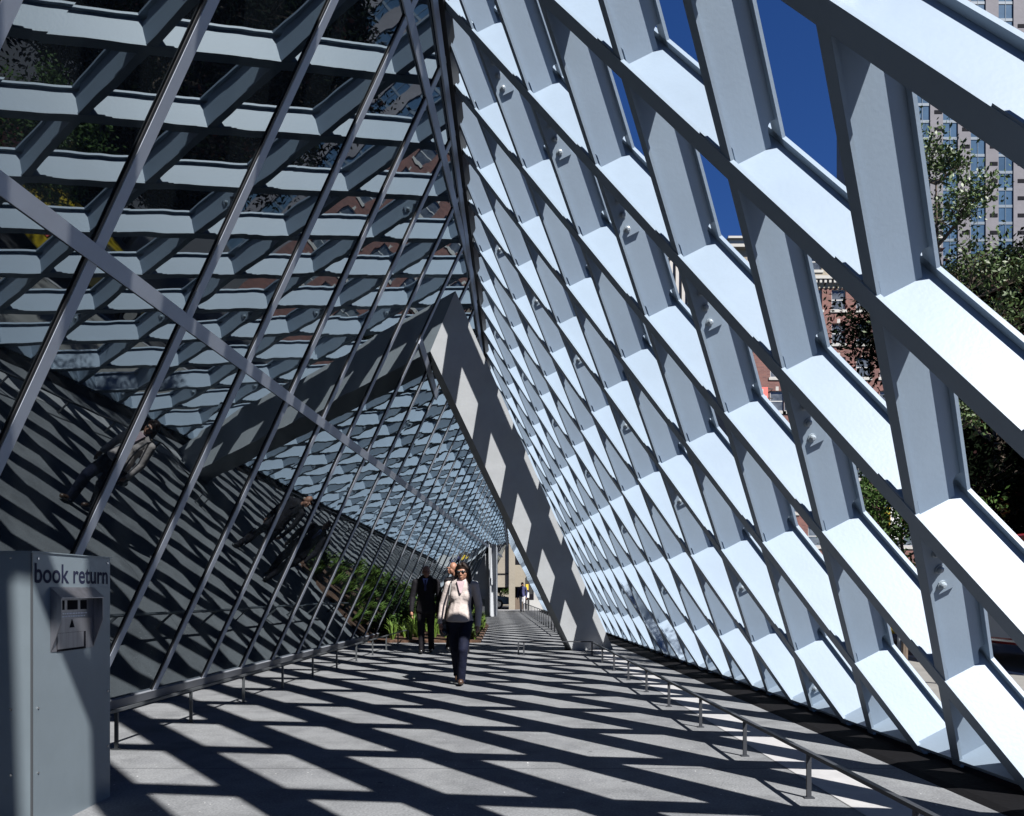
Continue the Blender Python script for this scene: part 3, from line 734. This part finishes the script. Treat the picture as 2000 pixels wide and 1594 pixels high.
# ------------------------------------------------------------------ people
def remesh(o, vox=.009, sm=3):
    r = o.modifiers.new('remesh', 'REMESH'); r.mode = 'VOXEL'; r.voxel_size = vox; r.use_smooth_shade = True
    s = o.modifiers.new('smooth', 'SMOOTH'); s.iterations = sm; s.factor = .5
def person(label, loc, J, mats, hair='long', glasses=False, bag=False, turn=0, group=None, vox=.009, hem=None, bulk=1.0):
    """J: joints in metres, local to loc; x to image right, y away, z up. Faces -y."""
    t = thing('person', label, 'person', loc, group); O = V(loc)
    t.rotation_euler = (0,0,0)
    P = {k: O+V(v) for k, v in J.items() if not k.startswith('toe')}
    hc = P['head']; rot = Matrix.Rotation(turn, 3, 'Z')
    def hp(x, y, z): return hc + rot @ V((x, y, z))
    b = MB()
    # head: cranium, jaw, nose, brow, ears, lips, chin
    b.ball(hp(0,.012,.028), (.074,.094,.092), 20, 14); b.ball(hp(0,-.022,-.035), (.060,.068,.078), 18, 12)
    b.ball(hp(0,-.060,-.092), (.026,.022,.020)); b.ball(hp(0,-.092,-.028), (.013,.020,.024)); b.ball(hp(0,-.098,-.040), (.018,.014,.011))
    b.ball(hp(0,-.082,.016), (.052,.014,.012)); b.ball(hp(0,-.086,-.068), (.026,.010,.006)); b.ball(hp(0,-.084,-.077), (.022,.010,.007))
    for s in (-1, 1):
        b.ball(hp(s*.074,.018,-.012), (.010,.020,.030)); b.ball(hp(s*.040,-.062,-.030), (.022,.018,.022))
    neck = P['neck']; b.cap(hp(0,.015,-.07), neck, .050, .054); b.cap(neck, P['chest'], .06, .10, .8)
    b.cap(P['chest'], P['hip'], .115, .115, .6)
    for s in 'lr':
        b.cap(neck+V((0,0,-.03)), P['sh'+s], .05, .045); b.cap(P['sh'+s], P['el'+s], .045, .036); b.cap(P['el'+s], P['wr'+s], .036, .026)
        # hand: palm, thumb and four fingers, slightly curled
        wr = P['wr'+s]; d = (V(J['ha'+s])-V(J['wr'+s])).normalized() if 'ha'+s in J else V((0,-.1,-1)).normalized()
        side_ = V((0,1,0)); inn = V((1 if J['sh'+s][0] < 0 else -1, 0, 0))
        b.cap(wr, wr+d*.075, .025, .032, 1)
        b.cap(wr+d*.03-side_*.02, wr+d*.085-side_*.045+inn*.012, .013, .010)
        for k, (off, ln) in enumerate(((-.026,.078),(-.009,.088),(.009,.082),(.025,.064))):
            k0 = wr+d*.082+side_*off; k1 = k0+d*ln*.55+inn*.006; k2 = k1+d*ln*.4+inn*.022
            b.cap(k0, k1, .0095, .0085); b.cap(k1, k2, .0085, .007)
        b.cap(P['hj'+s], P['kn'+s], .07, .05); b.cap(P['kn'+s], P['an'+s], .05, .035)
    bo = b.build('body', mats['skin'], t); remesh(bo, max(.0065, vox*.75), 2)
    # trousers
    b = MB(); b.cap(P['hip']+V((0,0,.04)), P['hip']-V((0,0,.05)), .125, .155, .62)
    for s in 'lr':
        b.cap(P['hj'+s], P['kn'+s], .098, .070); b.cap(P['kn'+s], P['an'+s]+V((0,0,-.02)), .068, .060)
        b.ball(P['an'+s]+V((0,0,-.035)), (.064,.07,.03))
    o = b.build('trousers', mats['legs'], t); remesh(o, vox, 2)
    # jacket
    b = MB(); hz = hem if hem is not None else .02
    ch = P['chest']; b.cap(ch+V((0,0,.08)), P['waist'], .150*bulk, .140*bulk, .70); b.cap(P['waist'], P['hip']+V((0,.0,hz)), .140*bulk, .176*bulk, .74)
    b.ball(P['hip']+V((0,.01,hz-.03)), (.186,.140,.075), 18, 10)
    zh = (P['hip'].z+hz-.055)                                       # straight hem
    b.v = [(x, y, max(z, zh+.02*abs(x-P['hip'].x))) for x, y, z in b.v]
    if mats.get('bust'): [b.ball(ch+V((s*.06,-.045,-.03)), (.085,.062,.09)) for s in (-1,1)]
    b.ball(ch+V((0,.0,.12)), (.14,.09,.09)); 
    for s in 'lr':
        b.cap(neck+V((0,.005,-.05)), P['sh'+s], .060, .064*bulk, .9); b.cap(P['sh'+s], P['el'+s], .062*bulk, .052*bulk); b.cap(P['el'+s], P['wr'+s], .052*bulk, .040*bulk)
    o = b.build('jacket', mats['top'], t); remesh(o, vox, 2)
    # shirt front and collar
    b = MB(); fr = ch+V((0,-.112,.05))
    b.prism([fr+V((-.052,0,.115)), fr+V((.052,0,.115)), fr+V((.010,-.015,-.045)), fr+V((-.010,-.015,-.045))], (0,.03,0))
    for s in (-1, 1): b.prism([neck+V((s*.012,-.082,-.03)), neck+V((s*.075,-.055,-.045)), neck+V((s*.062,-.035,.035)), neck+V((s*.035,-.058,.022))], (0,.014,.0))
    b.build('shirt_front', mats['shirt'], t)
    if mats.get('tie'): b = MB(); b.prism([fr+V((-.018,-.006,.09)), fr+V((.018,-.006,.09)), fr+V((.022,-.03,-.10)), fr+V((0,-.032,-.13)), fr+V((-.022,-.03,-.10))], (0,.008,0)); b.build('tie', mats['tie'], t)
    # shoes
    for s in 'lr':
        a = P['an'+s]; z0 = a.z-.075
        b = MB(); tilt = J.get('toe'+s, 0.)
        b.cap(V((a.x,a.y+.03,a.z-.04)), V((a.x+.004,a.y-.15,a.z-.045+tilt)), .042, .036); b.ball((a.x,a.y-.02,a.z-.055), (.042,.13,.022))
        sh = b.build('shoe', mats['shoe'], t); remesh(sh, .008, 2)
    # hair
    b = MB()
    if hair == 'long':
        b.ball(hp(0,.022,.038), (.090,.104,.094), 20, 14)
        for s in (-1, 1):
            b.cap(hp(s*.072,.0,.04), hp(s*.088,.008,-.09), .034, .036); b.cap(hp(s*.088,.008,-.09), hp(s*.088,.0,-.15), .034, .018); b.cap(hp(s*.03,-.058,.092), hp(s*.070,-.040,.045), .026, .024)
        b.cap(hp(0,.07,.03), hp(0,.075,-.13), .072, .058)
        o = b.build('hair', mats['hair'], t); remesh(o, .008, 2)
    elif hair == 'bald':
        for s in (-1, 1): b.cap(hp(s*.070,.015,.012), hp(s*.05,.075,-.02), .014, .022)
        b.cap(hp(-.045,.085,-.01), hp(.045,.085,-.01), .026, .026)
        o = b.build('hair', mats['hair'], t); remesh(o, .007, 2)
    else:
        b.ball(hp(0,.022,.040), (.082,.096,.088), 18, 12); o = b.build('hair', mats['hair'], t); remesh(o, .008, 2)
    if glasses:
        b = MB()
        for s in (-1, 1): b.ball(hp(s*.031,-.092,.000), (.026,.010,.018), 14, 8); b.bar(hp(s*.056,-.088,.004), hp(s*.076,.01,.002), (0,0,.004), (.003,0,0))
        b.bar(hp(-.01,-.098,.004), hp(.01,-.098,.004), (0,0,.004), (0,.003,0)); b.build('sunglasses', M['black_shoe'], t, smooth=True)
    else:
        for s in (-1, 1): e = MB(); e.ball(hp(s*.031,-.083,.000), (.013,.008,.007), 10, 6); e.build('eye', M['ink'], t)
    return t, P
W_ = {'head':(.035,-.02,1.487),'neck':(.02,.0,1.365),'chest':(.012,.01,1.20),'waist':(0,.01,1.03),'hip':(-.01,.0,.86),
 'shl':(-.150,.01,1.305),'ell':(-.235,.03,1.05),'wrl':(-.262,-.02,.825),'hal':(-.25,-.05,.73),
 'shr':(.185,.01,1.305),'elr':(.245,.05,1.05),'wrr':(.232,.01,.79),'har':(.225,-.01,.69),
 'hjl':(-.085,.0,.83),'knl':(-.070,.05,.46),'anl':(-.055,.33,.13),'toel':-.03,
 'hjr':(.075,.0,.83),'knr':(.045,-.14,.47),'anr':(.012,-.06,.085),'toer':.015}
wm = {'skin':M['skin'],'top':M['jacket'],'legs':M['denim'],'shirt':M['shirt'],'shoe':M['shoe'],'hair':M['hair'],'bust':True}
t, P = person('woman in cream jacket, sunglasses and dark jeans walking toward the viewer', (-.662,9.96,0), W_, wm, 'long', True, turn=R(-14), group='people walking down the passage')
# shoulder bag: strap and bag are carried, so a thing of its own
bg_ = thing('shoulder_bag', 'black shoulder bag hanging at the side of the woman in the cream jacket', 'bag', (-.662,9.96,0))
def PW(x, y, z): return V((-.662+x, 9.96+y, z))
mb = MB(); mb.tube([PW(-.115,.04,1.375),PW(-.118,-.075,1.33),PW(-.135,-.135,1.18),PW(-.165,-.15,1.0),PW(-.19,-.13,.86)], [.013]*5, 6); mb.build('strap', M['bag'], bg_)
mb = MB(); mb.cap(PW(-.215,-.02,.84), PW(-.215,.10,.82), .035, .035); mb.cap(PW(-.215,-.04,.68), PW(-.215,.12,.68), .05, .05); mb.cap(PW(-.215,.03,.82), PW(-.215,.03,.7), .06,.07)
o = mb.build('pouch', M['bag'], bg_); remesh(o, .01, 3)
t.scale = bg_.scale = (.97,.97,.97)
m1 = {'head':(.01,-.02,1.56),'neck':(0,.0,1.43),'chest':(0,.01,1.27),'waist':(0,.01,1.08),'hip':(0,.0,.90),
 'shl':(-.20,.01,1.36),'ell':(-.265,.03,1.08),'wrl':(-.275,-.04,.82),'hal':(-.265,-.07,.72),
 'shr':(.20,.01,1.36),'elr':(.26,.05,1.08),'wrr':(.24,.02,.83),'har':(.23,.01,.73),
 'hjl':(-.09,0,.87),'knl':(-.085,-.06,.48),'anl':(-.07,-.10,.09),'toel':.01,'hjr':(.09,0,.87),'knr':(.09,.02,.48),'anr':(.08,.22,.11),'toer':-.02}
sm = {'skin':M['skin'],'top':M['suit'],'legs':M['suit'],'shirt':M['blue_shirt'],'tie':M['navy'],'shoe':M['black_shoe'],'hair':M['grey_hair']}
person('bald man in a black suit walking at the left of the group, face in shade', (-1.65,14.93,0), m1, sm, 'bald', turn=R(10), group='people walking down the passage', vox=.011, hem=-.08, bulk=1.14)
m2 = dict(m1); m2.update({'head':(-.10,-.03,1.62),'neck':(-.05,.0,1.47),'chest':(0,.01,1.30),'shl':(-.20,.01,1.39),'shr':(.20,.01,1.39),
 'hjl':(-.1,0,.88),'knl':(-.14,.05,.48),'anl':(-.20,.22,.13),'hjr':(.09,0,.88),'knr':(.13,-.05,.48),'anr':(.16,-.05,.09)})
sm2 = dict(sm); sm2['shirt'] = M['suit']; sm2['tie'] = None; sm2['legs'] = M['lightgrey'] if False else M['suit']
person('balding man in dark clothes half hidden behind the woman, looking to the left', (-1.02,14.75,0), m2, sm2, 'bald', turn=R(-55), group='people walking down the passage', vox=.012, hem=-.05, bulk=1.08)
sm3 = {'skin':M['skin'],'top':M['navy'],'legs':M['white_cloth'],'shirt':M['navy'],'shoe':M['black_shoe'],'hair':M['hair']}
person('distant person in a navy top and pale trousers near the far crossing', (.58,44,0), m1, sm3, 'short', turn=R(20), group='people walking down the passage', vox=.02)
